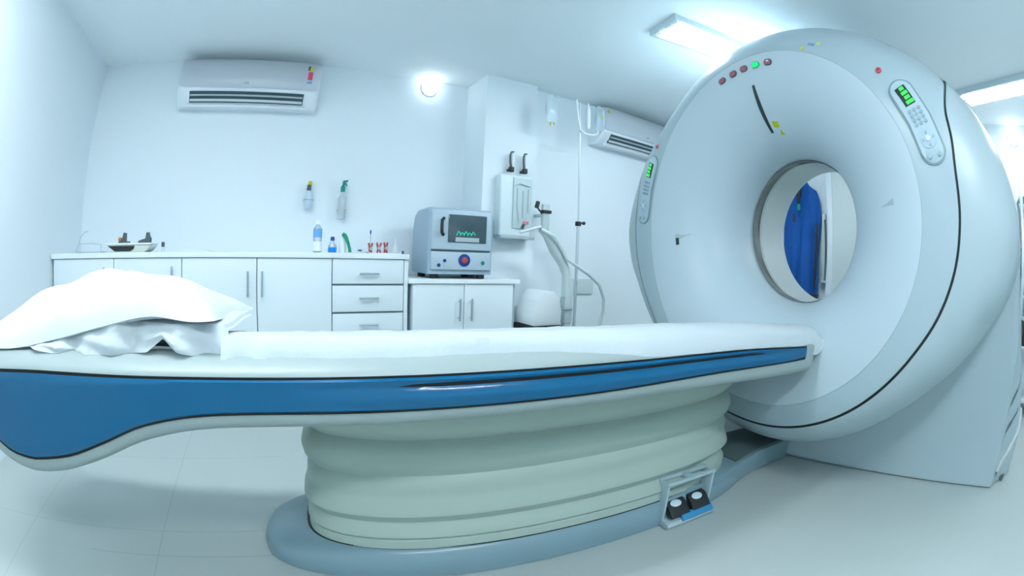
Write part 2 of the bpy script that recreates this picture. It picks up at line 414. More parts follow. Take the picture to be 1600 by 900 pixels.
# ------------------------------------------------------------------ things on the long worktop
def bottle(name, x, y, z, prof, m, label, cat='bottle', extra=()):
    t = thing(name, label, cat, (x, y, z))
    bm = nb(); add_lathe(bm, prof, (0, 0, 0), (0, 0, 1), 20); obj('body', bm, m, t)
    for nm, pr, mm in extra:
        bm = nb(); add_lathe(bm, pr, (0, 0, 0), (0, 0, 1), 20); obj(nm, bm, mm, t)
    return t
YI = 2.95
bottle('bottle', .297, YI, WZ, [(.02, 0), (.029, .004), (.029, .15), (.012, .175), (.012, .185)], CLEAR, 'clear bottle with a broad light blue label, left of the small blue bottle',
       extra=(('label', [(.0300, .095), (.0302, .097), (.0302, .148), (.0300, .150)], BLUL), ('cap', [(.014, .178), (.014, .2), (.008, .206)], WHITE), ('lower_label', [(.0298, .01), (.0299, .07)], WHITE)))
bottle('bottle', .395, YI-.02, WZ, [(.026, 0), (.028, .005), (.028, .045), (.012, .068), (.012, .076)], CLEAR, 'short bottle with bright blue base and dark blue cap on the worktop',
       extra=(('blue_liquid', [(.0288, .002), (.0290, .004), (.0290, .032), (.0288, .034)], BLUB), ('cap', [(.0135, .076), (.0135, .098), (.008, .102)], BLUD)))
t = thing('cleaning_bottle', 'white bottle with a curved green handle beside the short blue bottle', 'bottle', (.465, YI, WZ))
bm = nb(); add_lathe(bm, [(.022, 0), (.024, .006), (.024, .06), (.02, .085), (.012, .1), (.012, .125)], (0, 0, 0), (0, 0, 1), 18); obj('body', bm, WHITE, t)
bm = nb(); add_tube(bm, [(-.006, -.028, .122), (.01, -.03, .112), (.022, -.03, .09), (.034, -.03, .06), (.044, -.03, .03), (.048, -.03, .004)], [.012, .014, .0125, .011, .010, .011], 8); obj('handle', bm, GREEN, t)
# wall-hung bottles
def holder(par):
    bm = nb(); add_box(bm, (0, .048, .1), (.03, .008, .12), bev=.002); add_tube(bm, [(-.034, .0, .07), (-.034, .046, .07)], .003, 6); add_tube(bm, [(.034, .0, .07), (.034, .046, .07)], .003, 6)
    add_tube(bm, [(.034*math.cos(a), .034*math.sin(a), .07) for a in [PI+PI*k/8 for k in range(9)]], .003, 6)
    obj('wall_bracket', bm, CLEAR, par)
t = thing('dispenser_bottle', 'small pale bottle with yellow cap and dark collar hung on the wall', 'bottle', (.246, YB-.052, 1.225))
bm = nb(); add_lathe(bm, [(.02, 0), (.027, .01), (.03, .06), (.026, .12), (.013, .138)], (0, 0, 0), (0, 0, 1), 18); obj('body', bm, mat('pale_blue_plastic', (.55, .68, .78), .35), t)
bm = nb(); add_lathe(bm, [(.016, .136), (.017, .172), (.013, .178)], (0, 0, 0), (0, 0, 1), 16); obj('collar', bm, DARK, t)
bm = nb(); add_lathe(bm, [(.012, .178), (.015, .186), (.015, .2), (.006, .208)], (.006, 0, 0), (0, 0, 1), 16); obj('cap', bm, YEL, t)
holder(t)
t = thing('spray_bottle', 'clear spray bottle with a green trigger hung on the wall above the worktop', 'bottle', (.498, YB-.056, 1.165))
bm = nb(); add_lathe(bm, [(.024, 0), (.03, .01), (.03, .15), (.014, .19), (.013, .2)], (0, 0, 0), (0, 0, 1), 18); obj('body', bm, CLEAR, t)
bm = nb(); add_lathe(bm, [(.016, .196), (.018, .23), (.010, .245)], (0, 0, 0), (0, 0, 1), 14); add_box(bm, (.004, -.01, .262), (.02, .05, .032), bev=.006)
add_tube(bm, [(.0, -.03, .262), (.016, -.045, .25), (.018, -.05, .235)], .006, 8); add_tube(bm, [(.004, -.02, .268), (.03, -.02, .278)], .008, 8); obj('trigger_head', bm, TEAL, t)
holder(t)
# small things at the right end
bottle('pill_cup', .585, YI, WZ, [(.010, 0), (.012, .012)], MILK, 'tiny cup with a dark lid between the green handle and red clamps', 'cup', (('lid', [(.014, .0122), (.014, .02), (.01, .023)], DARK),))
t = thing('instrument_tray', 'shallow white tray holding red clips at the right end of the worktop', 'tray', (.755, YI, WZ))
bm = nb(); add_prism(bm, [(-.13, .012), (-.115, 0), (.115, 0), (.13, .012), (.126, .014), (.112, .004), (-.112, .004), (-.126, .014)], -.05, .05, 'xz'); obj('body', bm, WHITE, t)
def clamp(x, y, z, s, m, label, ang):
    t = thing('spring_clamp', label, 'clamp', (x, y, z), 0, 'red clamps on the worktop')
    bm = nb(); ca, sa = math.cos(ang), math.sin(ang)
    for q in (-1, 1):
        add_tube(bm, [(q*.012*s*ca, q*.012*s*sa, .0), (q*.004*s*ca, q*.004*s*sa, .03*s), (q*.016*s*ca, q*.016*s*sa, .07*s)], [.006*s, .008*s, .007*s], 8)
    obj('jaws', bm, m, t)
    bm = nb(); add_lathe(bm, [(.012*s, -.012), (.012*s, .012)], (0, 0, .032*s), (sa, -ca, 0), 12); obj('pivot', bm, GREY, t)
    return t
clamp(.648, YI-.04, WZ, .95, REDP, 'single red spring clamp standing left of the tray', .4)
clamp(.715, YI, WZ+.0045, .95, REDP, 'red spring clamp at the left inside the white tray', 0)
clamp(.765, YI+.01, WZ+.0045, 1., REDP, 'red spring clamp at the middle of the white tray, right of another', .5)
bottle('pen', .670, YI+.07, WZ, [(.003, 0), (.004, .004), (.004, .13)], CLEAR, 'upright clear tube with a blue tip behind the red clamps', 'tube', (('tip', [(.0055, .13), (.0055, .152), (.003, .156)], BLUD),))
bottle('bottle', .835, YI+.02, WZ+.0045, [(.02, 0), (.021, .004), (.021, .03), (.008, .06), (.004, .10)], MILK, 'milky squeeze bottle with a pointed nozzle at the end of the worktop')
bottle('rubber_stopper', .866, YI-.06, WZ, [(.008, 0), (.008, .018), (.005, .021)], DARK, 'tiny dark stopper at the extreme right end of the long worktop', 'stopper')
# left end
t = thing('wire_stand', 'thin bent wire stand at the left end of the worktop', 'wire stand', (-1.375, 2.93, WZ))
bm = nb()
add_tube(bm, [(-.075, -.05, .004), (-.05, -.05, .05), (-.035, -.05, .1), (.0, -.05, .128), (.03, -.05, .132)], .0035, 6)
add_tube(bm, [(-.05, -.05, .055), (.06, -.04, .058), (.13, -.02, .05)], .003, 6); add_tube(bm, [(-.075, -.05, .004), (-.075, .08, .004), (.13, .08, .004), (.13, -.02, .004), (.13, -.02, .05)], .003, 6)
obj('wire', bm, mat('pale_wire', (.5, .6, .64), .4, metal=.3), t)
t = thing('balance_scale', 'low black and cream tray scale on the left part of the worktop', 'scale', (-1.0, 2.93, WZ))
bm = nb(); add_prism(bm, [(-.12, .012), (-.105, 0), (.12, 0), (.145, .012), (.17, .040), (-.17, .044)], -.09, .09, 'xz', bev=.003); obj('base', bm, mat('cream_plastic', (.6, .65, .58), .4), t)
bm = nb(); add_prism(bm, [(-.16, .038), (-.10, .006), (.02, .006), (.045, .020), (.05, .038)], -.096, -.0905, 'xz'); obj('front_shell', bm, BLACK, t)
bm = nb(); add_box(bm, (0, 0, .049), (.35, .19, .012), bev=.005); obj('top_tray', bm, WHITE, t)
WS = WZ+.0552
t = thing('rubber_clamp', 'dark clamp with an orange knob standing at the left of the scale', 'clamp', (-1.07, 2.93, WS), 0, 'dark clamps on the tray scale')
bm = nb(); add_prism(bm, [(-.035, 0), (.05, 0), (.05, .01), (.022, .014), (.022, .062), (.006, .066), (-.004, .03), (-.03, .012)], -.02, .02, 'xz', bev=.002); obj('body', bm, DARK, t)
bm = nb(); add_lathe(bm, [(.014, 0), (.016, .014), (.008, .024)], (-.022, -.01, .013), (0, 0, 1), 12); obj('knob', bm, mat('orange_plastic', (.55, .2, .05), .5), t)
t = thing('rubber_clamp', 'plain dark clamp standing at the right of the scale', 'clamp', (-.895, 2.93, WS), 0, 'dark clamps on the tray scale')
bm = nb(); add_prism(bm, [(-.055, 0), (.04, 0), (.042, .03), (.03, .045), (.026, .066), (.008, .064), (.002, .028), (-.05, .014)], -.02, .02, 'xz', bev=.002); obj('body', bm, DARK, t)
bottle('stopper_bottle', -.755, 2.9, WZ, [(.010, 0), (.012, .01), (.008, .03)], MILK, 'tiny bottle with a dark stopper right of the tray scale', 'bottle', (('stopper', [(.011, .03), (.012, .056), (.006, .06)], DARK),))
t = thing('paper_sheaf', 'thin fanned papers lying flat on the worktop right of the scale', 'papers', (-.55, 2.95, WZ))
bm = nb()
for k in range(4): add_prism(bm, [(-.16+.03*k, .0005+.004*k), (.14-.01*k, .0005+.002*k), (.14-.01*k, .002+.002*k), (-.16+.03*k, .003+.0045*k)], -.09, .09, 'xz')
obj('sheets', bm, PAPER, t)

# ------------------------------------------------------------------ on the pier: flow meters, collection unit
PX = 1.735
t = thing('wall_suction_unit', 'white wall unit with grey tubing and a red tag on the pier beside the steriliser', 'medical unit', (PX-.005, YP, 1.06))
bm = nb(); add_box(bm, (-.02, -.045, .25), (.27, .09, .46), bev=.02, seg=3); obj('housing', bm, mat('unit_white', (.70, .80, .82), .4), t)
bm = nb(); add_box(bm, (.03, -.096, .27), (.16, .014, .38), bev=.006); fr = obj('front_panel', bm, mat('unit_grey_panel', (.52, .63, .65), .45), t)
bm = nb()
add_tube(bm, [(-.04, -.106, .40), (.0, -.11, .415), (.05, -.11, .405), (.09, -.106, .40)], .004, 6)
add_tube(bm, [(-.02, -.106, .38), (-.02, -.108, .25), (.0, -.108, .12)], .003, 6); add_tube(bm, [(.03, -.106, .36), (.03, -.108, .16)], .003, 6); add_tube(bm, [(.075, -.106, .38), (.075, -.108, .2)], .003, 6)
obj('tubing', bm, GREY, fr)
bm = nb(); add_box(bm, (.058, -.108, .125), (.045, .008, .022), bev=.003); obj('red_tag', bm, mat('red_tag', (.7, .2, .25), .5), fr)
bm = nb(); add_box(bm, (.035, -.108, .098), (.022, .008, .04), Matrix.Rotation(.5, 3, 'Y'), bev=.002); obj('grey_clip', bm, DARK, fr)
bm = nb(); add_box(bm, (-.01, -.06, .012), (.29, .12, .02), bev=.006); obj('shelf', bm, GREY, t)
bm = nb(); add_tube(bm, [(-.13, -.07, .46), (-.02, -.08, .472), (.12, -.075, .462)], .007, 8); obj('top_rail', bm, LGREY, t)
for k, (x, lab) in enumerate(((-.055, 'left of the two black and white flow meters above the wall suction unit'), (.062, 'right of the two black and white flow meters above the wall suction unit'))):
    f = thing('flow_meter', lab, 'flow meter', (PX+x, YP, 1.565), 0, 'flow meters on the pier')
    bm = nb(); add_tube(bm, [(0, 0, .02), (0, -.03, .02)], .012, 8); add_box(bm, (0, -.055, .02), (.034, .034, .04), bev=.006); obj('valve', bm, BLACK, f)
    bm = nb(); add_tube(bm, [(-.006, -.055, .04), (-.014, -.058, .08), (-.016, -.058, .13), (-.006, -.056, .155), (.016, -.055, .16)], [.009, .008, .008, .007, .006], 8); obj('hook_tube', bm, DARK, f)
    bm = nb(); add_lathe(bm, [(.013, .04), (.014, .05), (.014, .135), (.010, .15)], (.014, -.05, 0), (0, 0, 1), 14); obj('tube', bm, WHITE, f)
t = thing('wall_bracket', 'small grey wall bracket with a black grip right of the suction unit', 'bracket', (1.975, Y2, 1.12))
bm = nb(); add_box(bm, (-.01, -.08, .14), (.05, .16, .02), bev=.004); add_box(bm, (0, -.17, .12), (.062, .035, .21), bev=.01); obj('arm', bm, mat('bracket_grey', (.5, .6, .61), .4), t)
bm = nb(); add_box(bm, (0, -.178, .165), (.078, .045, .026), bev=.006); obj('black_grip', bm, BLACK, t)
bm = nb(); add_box(bm, (-.075, -.168, .215), (.026, .03, .055), Matrix.Rotation(.25, 3, 'Y'), bev=.008); add_tube(bm, [(-.07, -.168, .19), (-.02, -.168, .14)], .006, 6); obj('black_lever', bm, BLACK, t)

# ventilation arm and hoses
YH = 2.70
def at(px_x, Y0=2.9): return px_x*YH/Y0
t = thing('hose_arm', 'pale flat arm with looping clear hoses hanging beside the drip stand', 'hose arm', (2.06, YH, 0))
ox = 2.06
bm = nb()
add_tube(bm, [(1.80-ox, 0, 1.135), (1.86-ox, 0, 1.10), (1.94-ox, 0, 1.0), (2.02-ox, 0, .90), (2.06-ox, 0, .82), (2.065-ox, 0, .72)], [.012, .026, .042, .038, .036, .034], 10)
obj('upper_arm', bm, mat('hose_grey', (.55, .65, .66), .45), t)
bm = nb(); add_box(bm, (2.075-ox, 0, .60), (.075, .06, .30), bev=.01); add_box(bm, (2.075-ox, 0, .225), (.06, .05, .45), bev=.01)
obj('column', bm, mat('hose_column', (.58, .68, .69), .4), t)
bm = nb(); add_box(bm, (2.075-ox, 0, .012), (.11, .11, .024), bev=.008); obj('foot', bm, LGREY, t)
bm = nb(); add_tube(bm, [(2.10-ox, -.04, .56), (2.0-ox, -.05, .56), (1.98-ox, -.05, .6), (1.985-ox, -.05, .65), (2.03-ox, -.04, .65)], .006, 6); obj('side_handle', bm, GREY, t)
bm = nb(); add_tube(bm, [(1.80-ox, -.02, 1.135), (1.9-ox, -.05, 1.09), (1.99-ox, -.05, .98), (2.02-ox, -.05, .93), (2.12-ox, -.05, .88), (2.24-ox, -.05, .82), (2.36-ox, -.04, .74), (2.43-ox, -.02, .63), (2.45-ox, .0, .53), (2.42-ox, 0, .42), (2.36-ox, 0, .32)], .013, 8)
obj('hose', bm, mat('clear_hose', (.60, .70, .72), .35), t)
bm = nb(); add_tube(bm, [(1.62-ox, -.04, 1.10), (1.7-ox, -.06, 1.125), (1.78-ox, -.05, 1.15), (1.80-ox, -.02, 1.135)], .011, 8)
obj('hose', bm, MATS['clear_hose'], t)
# drip stand
YV = 2.74
sx = YV/2.9
t = thing('drip_stand', 'slim steel drip stand with a black clamp knob and hooked crossbar', 'drip stand', (2.316*sx, YV, 0))
ox = 2.316*sx
bm = nb(); add_tube(bm, [(0, 0, .09), (0, 0, 1.205)], .0125, 10); obj('lower_pole', bm, mat('pole_grey', (.6, .68, .72), .35, metal=.3), t)
bm = nb(); add_tube(bm, [(0, 0, 1.2), (0, 0, 2.20)], .007, 8); obj('upper_pole', bm, MATS['pole_grey'], t)
bm = nb(); add_box(bm, (0, 0, 1.205), (.036, .036, .036), bev=.006); add_tube(bm, [(0, -.01, 1.205), (.035, -.02, 1.212)], .006, 8); add_lathe(bm, [(.012, 0), (.014, .012), (.01, .02)], (.03, -.02, 1.21), (1, 0, .1), 12); obj('clamp_knob', bm, BLACK, t)
bm = nb(); add_tube(bm, [(-.26, -.01, 2.205), (-.24, 0, 2.18), (-.19, 0, 2.19), (0, 0, 2.2), (.19, 0, 2.19), (.23, 0, 2.175), (.25, -.01, 2.20)], .005, 8); obj('hooked_crossbar', bm, STEEL, t)
for k in range(5):
    a = 2*PI*k/5+.93
    bm = nb(); add_tube(bm, [(0, 0, .1), (.12*math.cos(a), .12*math.sin(a), .085), (.2*math.cos(a), .2*math.sin(a), .05)], .011, 8); lg = obj('leg', bm, MATS['pole_grey'], t)
    bm = nb(); add_lathe(bm, [(.025, -.009), (.025, .009)], (.205*math.cos(a), .205*math.sin(a), .026), (-math.sin(a), math.cos(a), 0), 14); obj('castor', bm, DARK, lg)
def iv_bag(x, y, ztop, w, h, m, label, port, ang=0):
    b = thing('drip_bag', label, 'drip bag', (x, y, ztop), ang, 'drip bags on the stand')
    bm = nb(); rows = []
    for i in range(11):
        v = i/10; z = -.02-h*v; ww = w/2*(1 if .12 < v < .85 else .8 if v in (0, 1) else .93)
        rows.append([(ww*math.cos(a), .022*math.sin(PI*min(max(v, .03), .97))*math.sin(a)-.0, z) for a in [2*PI*k/20 for k in range(20)]])
    rr = add_grid(bm, rows, closed_v=True); bm.faces.new(rr[0][::-1]); bm.faces.new(rr[-1]); obj('bag', bm, m, b)
    bm = nb(); add_tube(bm, [(0, .0, 0), (.012, 0, -.008), (.01, 0, -.022)], .003, 6); add_tube(bm, [(0, 0, 0), (-.012, 0, -.008), (-.01, 0, -.022)], .003, 6); obj('hanger', bm, WHITE, b)
    bm = nb(); add_tube(bm, [(-.014, 0, -h-.018), (-.014, 0, -h-.045)], .006, 8); obj('port', bm, port, b)
    bm = nb(); add_tube(bm, [(.016, 0, -h-.018), (.016, 0, -h-.035)], .005, 8); obj('port', bm, mat('orange_port', (.6, .35, .1), .5), b)
    return b
iv_bag(2.03*sx, YV, 2.205, .13, .22, mat('bag_clear_white', (.68, .80, .86), .2, trans=.35), 'clear drip bag with yellow port at the left end of the stand crossbar', YEL)
bb = iv_bag(2.50*sx, YV-.03, 2.20, .085, .20, mat('bag_blue_grey', (.45, .58, .66), .3, trans=.2), 'blue-grey drip bag with a yellow dot hanging beside the right air conditioner', WHITE)
bm = nb(); add_lathe(bm, [(.012, 0), (.012, .003)], (.008, -.022, -.1), (0, -1, 0), 14); obj('yellow_dot', bm, YEL, bb)
t = thing('drip_line', 'white drip tubing looping down from the middle of the stand crossbar', 'tubing', (2.27*sx, YV, 2.195))
bm = nb(); add_tube(bm, [(-.0, -.015, .01), (.0, -.02, -.06), (.012, -.02, -.16), (.03, -.02, -.24), (.08, -.02, -.262), (.15, -.02, -.262), (.20, -.02, -.245), (.205, -.02, -.21)], .008, 8); obj('line', bm, WHITE, t)
bm = nb(); add_lathe(bm, [(.008, -.22), (.016, -.2), (.017, -.05), (.008, -.03), (.006, .0)], (.105, -.03, 0), (0, 0, 1), 14); obj('drip_chamber', bm, WHITE, t)
# wall socket panel right of the stand
bm = nb(); add_box(bm, (2.47, Y2-.009, .70), (.30, .016, .13), bev=.004); tag(obj('wall_socket_plate', bm, mat('socket_plate', (.62, .72, .73), .4)), 'pale grey rectangular wall socket plate behind the drip stand', 'wall plate')
# step bin
t = thing('waste_bin', 'white bin with a sloping lid and black band beside the low cabinet', 'bin', (1.845, 2.72, 0))
bm = nb(); add_box(bm, (0, .02, .2), (.22, .26, .40), bev=.015); obj('body', bm, WHITE, t)
bm = nb(); add_box(bm, (0, .01, .425), (.25, .29, .05), bev=.008); obj('black_band', bm, BLACK, t)
bm = nb(); add_prism(bm, [(-.115, .452), (.118, .452), (.122, .56), (.10, .64), (.05, .695), (-.04, .70), (-.09, .63), (-.12, .53)], -.11, .13, 'xz', bev=.012); obj('lid', bm, WHITE, t)

# ------------------------------------------------------------------ SCANNER GANTRY (local frame: +x into the scanner, y across)
GA = -.157
ZC = 1.133
G = thing('ct_scanner', 'large white ring-shaped CT scanner with a round bore and side control panels', 'scanner', (1.767, .943, 0), GA)
RM = [(0, 1.022), (20, 1.03), (40, 1.05), (55, 1.08), (65, 1.11), (75, 1.14), (90, 1.175), (100, 1.15), (110, 1.085), (120, 1.04), (130, 1.0), (145, .98), (180, .975)]
RS = [(0, 1.018), (45, 1.052), (54, 1.073), (59, 1.062), (67, .99), (73, .965), (80, .94), (90, .932), (100, .925), (110, .91), (120, .89), (130, .88), (145, .875), (180, .87)]
PP = [(0, 1.7), (45, 1.8), (70, 2.3), (90, 2.7), (180, 2.5)]
DD = [(0, .42), (45, .40), (90, .32), (180, .26)]
RF, RB, XB = .775, .355, .368
def shell_x(r, th):
    a = abs(th)
    if r <= RF:
        q = min(1, (RF-r)/(RF-RB)); return XB*(1-math.sqrt(max(0, 1-q*q)))
    g = min(1, (r-RF)/(sinterp(RM, a)-RF)); p = interp(PP, a); return interp(DD, a)*(1-(1-g**p)**(1/p))
def gp(r, th, x): a = math.radians(th); return Vector((x, r*math.sin(a), ZC+r*math.cos(a)))
def gs(r, th, off=0): # point on the front surface, lifted by off along the normal
    e = .003
    if r <= RF: n = Vector((-1, 0, 0)); s = (shell_x(r+e, th)-shell_x(r-e, th))/(2*e)
    else: s = (shell_x(min(r+e, sinterp(RM, abs(th))-.001), th)-shell_x(r-e, th))/(2*e)
    a = math.radians(th); rad = Vector((0, math.sin(a), math.cos(a)))
    n = (Vector((-1, 0, 0))+rad*s).normalized()
    return gp(r, th, shell_x(r, th))+n*off
N = 240
THS = [-180+360*k/N for k in range(N)]
def ring_mesh(fr, name, m, parent):
    """fr(th) -> list of (r, x)"""
    bm = nb(); rows = []
    for th in THS: rows.append([gp(r, th, x) for r, x in fr(th)])
    rows.append(rows[0][:])
    R_ = [[bm.verts.new(p) for p in row] for row in rows[:-1]]
    n = len(R_)
    for i in range(n):
        for k in range(len(R_[i])-1):
            bm.faces.new((R_[i][k], R_[(i+1) % n][k], R_[(i+1) % n][k+1], R_[i][k+1]))
    return obj(name, bm, m, parent)
FR = [RB+(RF-RB)*(1-math.cos(PI/2*k/16)) for k in range(17)]
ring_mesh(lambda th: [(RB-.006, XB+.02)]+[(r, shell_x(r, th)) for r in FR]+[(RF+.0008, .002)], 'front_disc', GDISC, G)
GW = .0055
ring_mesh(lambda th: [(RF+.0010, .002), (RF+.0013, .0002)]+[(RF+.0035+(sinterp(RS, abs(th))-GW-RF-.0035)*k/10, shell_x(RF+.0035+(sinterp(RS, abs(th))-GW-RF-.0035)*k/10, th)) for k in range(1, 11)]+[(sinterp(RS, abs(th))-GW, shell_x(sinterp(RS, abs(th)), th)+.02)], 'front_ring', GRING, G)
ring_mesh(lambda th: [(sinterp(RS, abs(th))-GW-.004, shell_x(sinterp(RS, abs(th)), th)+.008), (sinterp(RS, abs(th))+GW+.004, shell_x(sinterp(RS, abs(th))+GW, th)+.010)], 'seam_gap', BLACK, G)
def outer(th):
    a = abs(th); rs = sinterp(RS, a)+GW; rm = sinterp(RM, a); o = [(rs, shell_x(rs, th)+.02)]
    rs = min(rs, rm-.002)
    for k in range(15):
        u = math.sin(PI/2*k/14); r = rs+(rm-rs)*u; o.append((r, shell_x(r, th)))
    xe = interp(DD, a)
    o += [(rm, xe+.05), (rm, xe+.2), (rm-.004, .98), (rm-.03, .985)]
    return o
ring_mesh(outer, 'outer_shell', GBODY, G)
# main casing: D-shaped outline with straight lower sides, V-shaped front, hole through the middle
def Dr(th):
    a = math.radians(abs(th)); best = 9
    if abs(th) < 90: ro = sinterp(RM, abs(th))-.014
    else: ro = 9
    # side line from (1.161, ZC) to (1.25, 0)
    s, c = math.sin(a), math.cos(a)
    if abs(th) >= 90:
        # y = 1.161+(ZC-z)*.079 ; z=ZC+r c ; y=r s
        ro = 1.161/(s+c*.079) if s+c*.079 > 1e-3 else 9
        if c < 0: ro = min(ro, ZC/(-c))
    return ro
corner = math.degrees(math.atan2(1.25, -ZC))
ANG = sorted(set(THS+[corner, -corner, corner-1.2, corner+1.2, -corner+1.2, -corner-1.2, corner-.5, -corner+.5, corner+.5, -corner-.5]))
def xf(y): return .37+.39*math.sqrt(y*y+.0009)
rows = []
for th in ANG:
    a = math.radians(th); s, c = math.sin(a), math.cos(a); ro = Dr(th); row = []
    for r in (.60, .8, .9, 1.0, 1.05, 1.1, 1.15, 1.2):
        if r < ro-.05: row.append((r, xf(r*s)))
        else: row.append((ro-.05, xf((ro-.05)*s)))
    be = .05 if abs(th) < corner-6 else .02
    row.append((ro-be, xf((ro-be)*s)))
    for k in range(1, 6):
        q = PI/2*k/5; row.append((ro-be+be*math.sin(q), xf((ro-be)*s)+be*1.3*(1-math.cos(q))))
    back = 1.15
    row += [(ro, max(row[-1][1]+.01, back-.05)), (ro-.015, back-.015), (ro-.06, back), (.80, back), (RB, .72), (RB, .46)]
    rows.append([Vector((x, r*s, max(ZC+r*c, .003))) for r, x in row])
bm = nb(); VV = [[bm.verts.new(p) for p in row] for row in rows]
n = len(VV)
for i in range(n):
    for k in range(len(VV[i])-1):
        q = (VV[i][k], VV[(i+1) % n][k], VV[(i+1) % n][k+1], VV[i][k+1])
        f = bm.faces.new(q); f.material_index = 1 if k >= len(VV[i])-2 else 0
o = obj('main_casing', bm, [GBODY, GBORE], G)
# scan-plane ring in the bore
ring_mesh(lambda th: [(RB-.008, XB+.012), (RB-.002, XB+.02), (RB-.002, XB+.095)], 'scan_window_ring', mat('scan_window_dark', (.13, .155, .15), .12, metal=.5), G)
ring_mesh(lambda th: [(RB-.002, XB+.095), (RB-.002, XB+.112), (RB, XB+.118)], 'scan_window_band', mat('scan_window_bronze', (.50, .54, .51), .2), G)
# pads that follow the front surface: map (u along arc, v radial) with stadium outline
def pad(name, r0, th0, hu, hv, m, parent, off=.004, round_=1., tilt=0., drop=.006, seg=40, outline=None):
    pts = []
    for k in range(seg):
        a = 2*PI*k/seg
        if outline: u, v = outline[k % len(outline)]
        else:
            if hu >= hv: u = (hu-hv*round_)*(1 if math.cos(a) > 0 else -1)+hv*round_*math.cos(a) if abs(math.cos(a)) > 1e-6 else 0; v = hv*math.sin(a)
            else: v = (hv-hu*round_)*(1 if math.sin(a) > 0 else -1)+hu*round_*math.sin(a); u = hu*math.cos(a)
        pts.append((u, v))
        if outline and k == len(outline)-1: break
    bm = nb(); rings = []
    for sc_, o_ in ((1.0, -drop), (1.0, off*.6), (.96, off), (.5, off), (.05, off)):
        ring = []
        for u, v in pts:
            uu, vv = u*sc_*math.cos(tilt)-v*sc_*math.sin(tilt), u*sc_*math.sin(tilt)+v*sc_*math.cos(tilt)
            ring.append(bm.verts.new(gs(r0+vv, th0+math.degrees(uu/r0), o_)))
        rings.append(ring)
    for i in range(len(rings)-1):
        for k in range(len(pts)):
            bm.faces.new((rings[i][k], rings[i][(k+1) % len(pts)], rings[i+1][(k+1) % len(pts)], rings[i+1][k]))
    bm.faces.new(rings[-1])
    return obj(name, bm, m, parent)
def rect(hu, hv): return [(-hu, -hv), (0, -hv), (hu, -hv), (hu, 0), (hu, hv), (0, hv), (-hu, hv), (-hu, 0)]
# indicator lamps along the top of the disc
for k, th in enumerate((15.5, 9.3, 3.6, -2.4, -8.4)):
    f = pad('indicator_bezel', .724, th, .0235, .0155, DARK if k != 3 else GREEN, G, .004)
    pad('indicator_lens', .724, th, .019, .0115, LEDG2 if k == 3 else LEDR, f, .006)
pad('indicator_highlight', .729, -8.4, .008, .003, WHITE, G, .0075)
# laser slot with warning stickers
bm = nb(); rows = []
for k in range(25):
    r = .635-.20*k/24; th = 1.2+.9*k/24; wdt = .0065+.004*math.sin(PI*k/24)
    dth = math.degrees(wdt/r); rows.append([gs(r, th-dth, -.004), gs(r, th-dth, .0025), gs(r, th+dth, .0025), gs(r, th+dth, -.004)])
add_grid(bm, rows); obj('laser_slot', bm, mat('slot_dark_green', (.02, .045, .045), .3), G)
pad('warning_sticker', .463, -3.2, .016, .012, YEL2, G, .0015, outline=rect(.016, .012), tilt=.1)
pad('warning_sticker', .432, -5.0, .014, .009, YEL2, G, .0015, outline=[(-.012, -.009), (.014, -.009), (.0, .011)])
# stickers on the ring top
pad('round_sticker', .795, -23, .009, .009, YEL, G, .001)
pad('blue_sticker', .822, -25.6, .015, .006, STK, G, .001, outline=rect(.017, .007))
pad('round_sticker', .835, -28, .012, .012, mat('pale_green_sticker', (.5, .65, .3), .5), G, .001)
# emergency dots
for th in (-49.5, 58.5):
    f = pad('emergency_button', .862, th, .013, .013, LEDR2, G, .006)
    pad('button_mark', .862, th, .003, .007, mat('dark_red', (.15, .02, .03), .5), f, .0075)
# side laser wedges
for th, sg in ((96.4, 1), (-84.5, -1)):
    r0 = .565 if sg > 0 else .625
    pad('laser_recess', r0, th, .018, .035, mat('recess_grey', (.36, .44, .47), .5), G, .0012, outline=[(-.02*sg, -.045), (-.022*sg, .04), (.012*sg, .04)] if sg > 0 else [(-.010, -.036), (.012, .028), (-.010, .028)])
    if sg > 0: pad('laser_window', r0+.030, th+1.6, .016, .006, BLACK, G, .003, outline=rect(.018, .008))
# control panels
def panel(tha, thb, rc, hv, sg):
    th0 = (tha+thb)/2; hu = math.radians(abs(thb-tha))/2*rc
    rim = pad('control_panel', rc, th0, hu+.008, hv+.008, mat('panel_rim', (.20, .30, .33), .4), G, .006, seg=64)
    f = pad('panel_face', rc, th0, hu, hv, mat('panel_face', (.42, .54, .60), .35), rim, .010, seg=64)
    # u runs with theta; panel reads from its top (theta small) downwards
    def T(fr): return tha+(thb-tha)*fr
    scn = pad('display', rc+.000, T(.21), .043, .029, BLACK, rim, .0115, outline=rect(.043, .024))
    for k in range(4):
        wv = (.010, .014, .012, .017)[k]
        pad('green_digits', rc+sg*0+.004, T(.21)-math.copysign(1, tha)*0+math.degrees((-.030+.020*k)*math.copysign(1, thb)/rc), .0075, wv, LEDG, rim, .013, outline=rect(.0072, wv))
    for i in range(4):
        for j in range(3):
            pad('key', rc+(j-1)*.021, T(.40+.055*i), .0075, .008, BTN, rim, .0125, seg=16)
    pad('jog_dial', rc, T(.745), .036, .033, mat('dial_blue_grey', (.40, .53, .62), .4), rim, .013, seg=40)
    pad('dial_centre', rc, T(.745), .011, .011, LGREY, rim, .017, seg=20)
    for (du, dv) in ((.023, 0), (-.023, 0), (0, .022), (0, -.022)):
        pad('dial_arrow', rc+dv, T(.745)+math.degrees(du/rc), .006, .006, BTN2, rim, .015, seg=10)
    for j in (-1, 1):
        pad('round_key', rc+j*.021+.004, T(.93)+(0 if j > 0 else 0), .009, .009, BTN2, rim, .015, seg=18)
panel(-55.3, -77.6, .872, .047, 1)
panel(62.5, 88.5, .845, .045, 1)
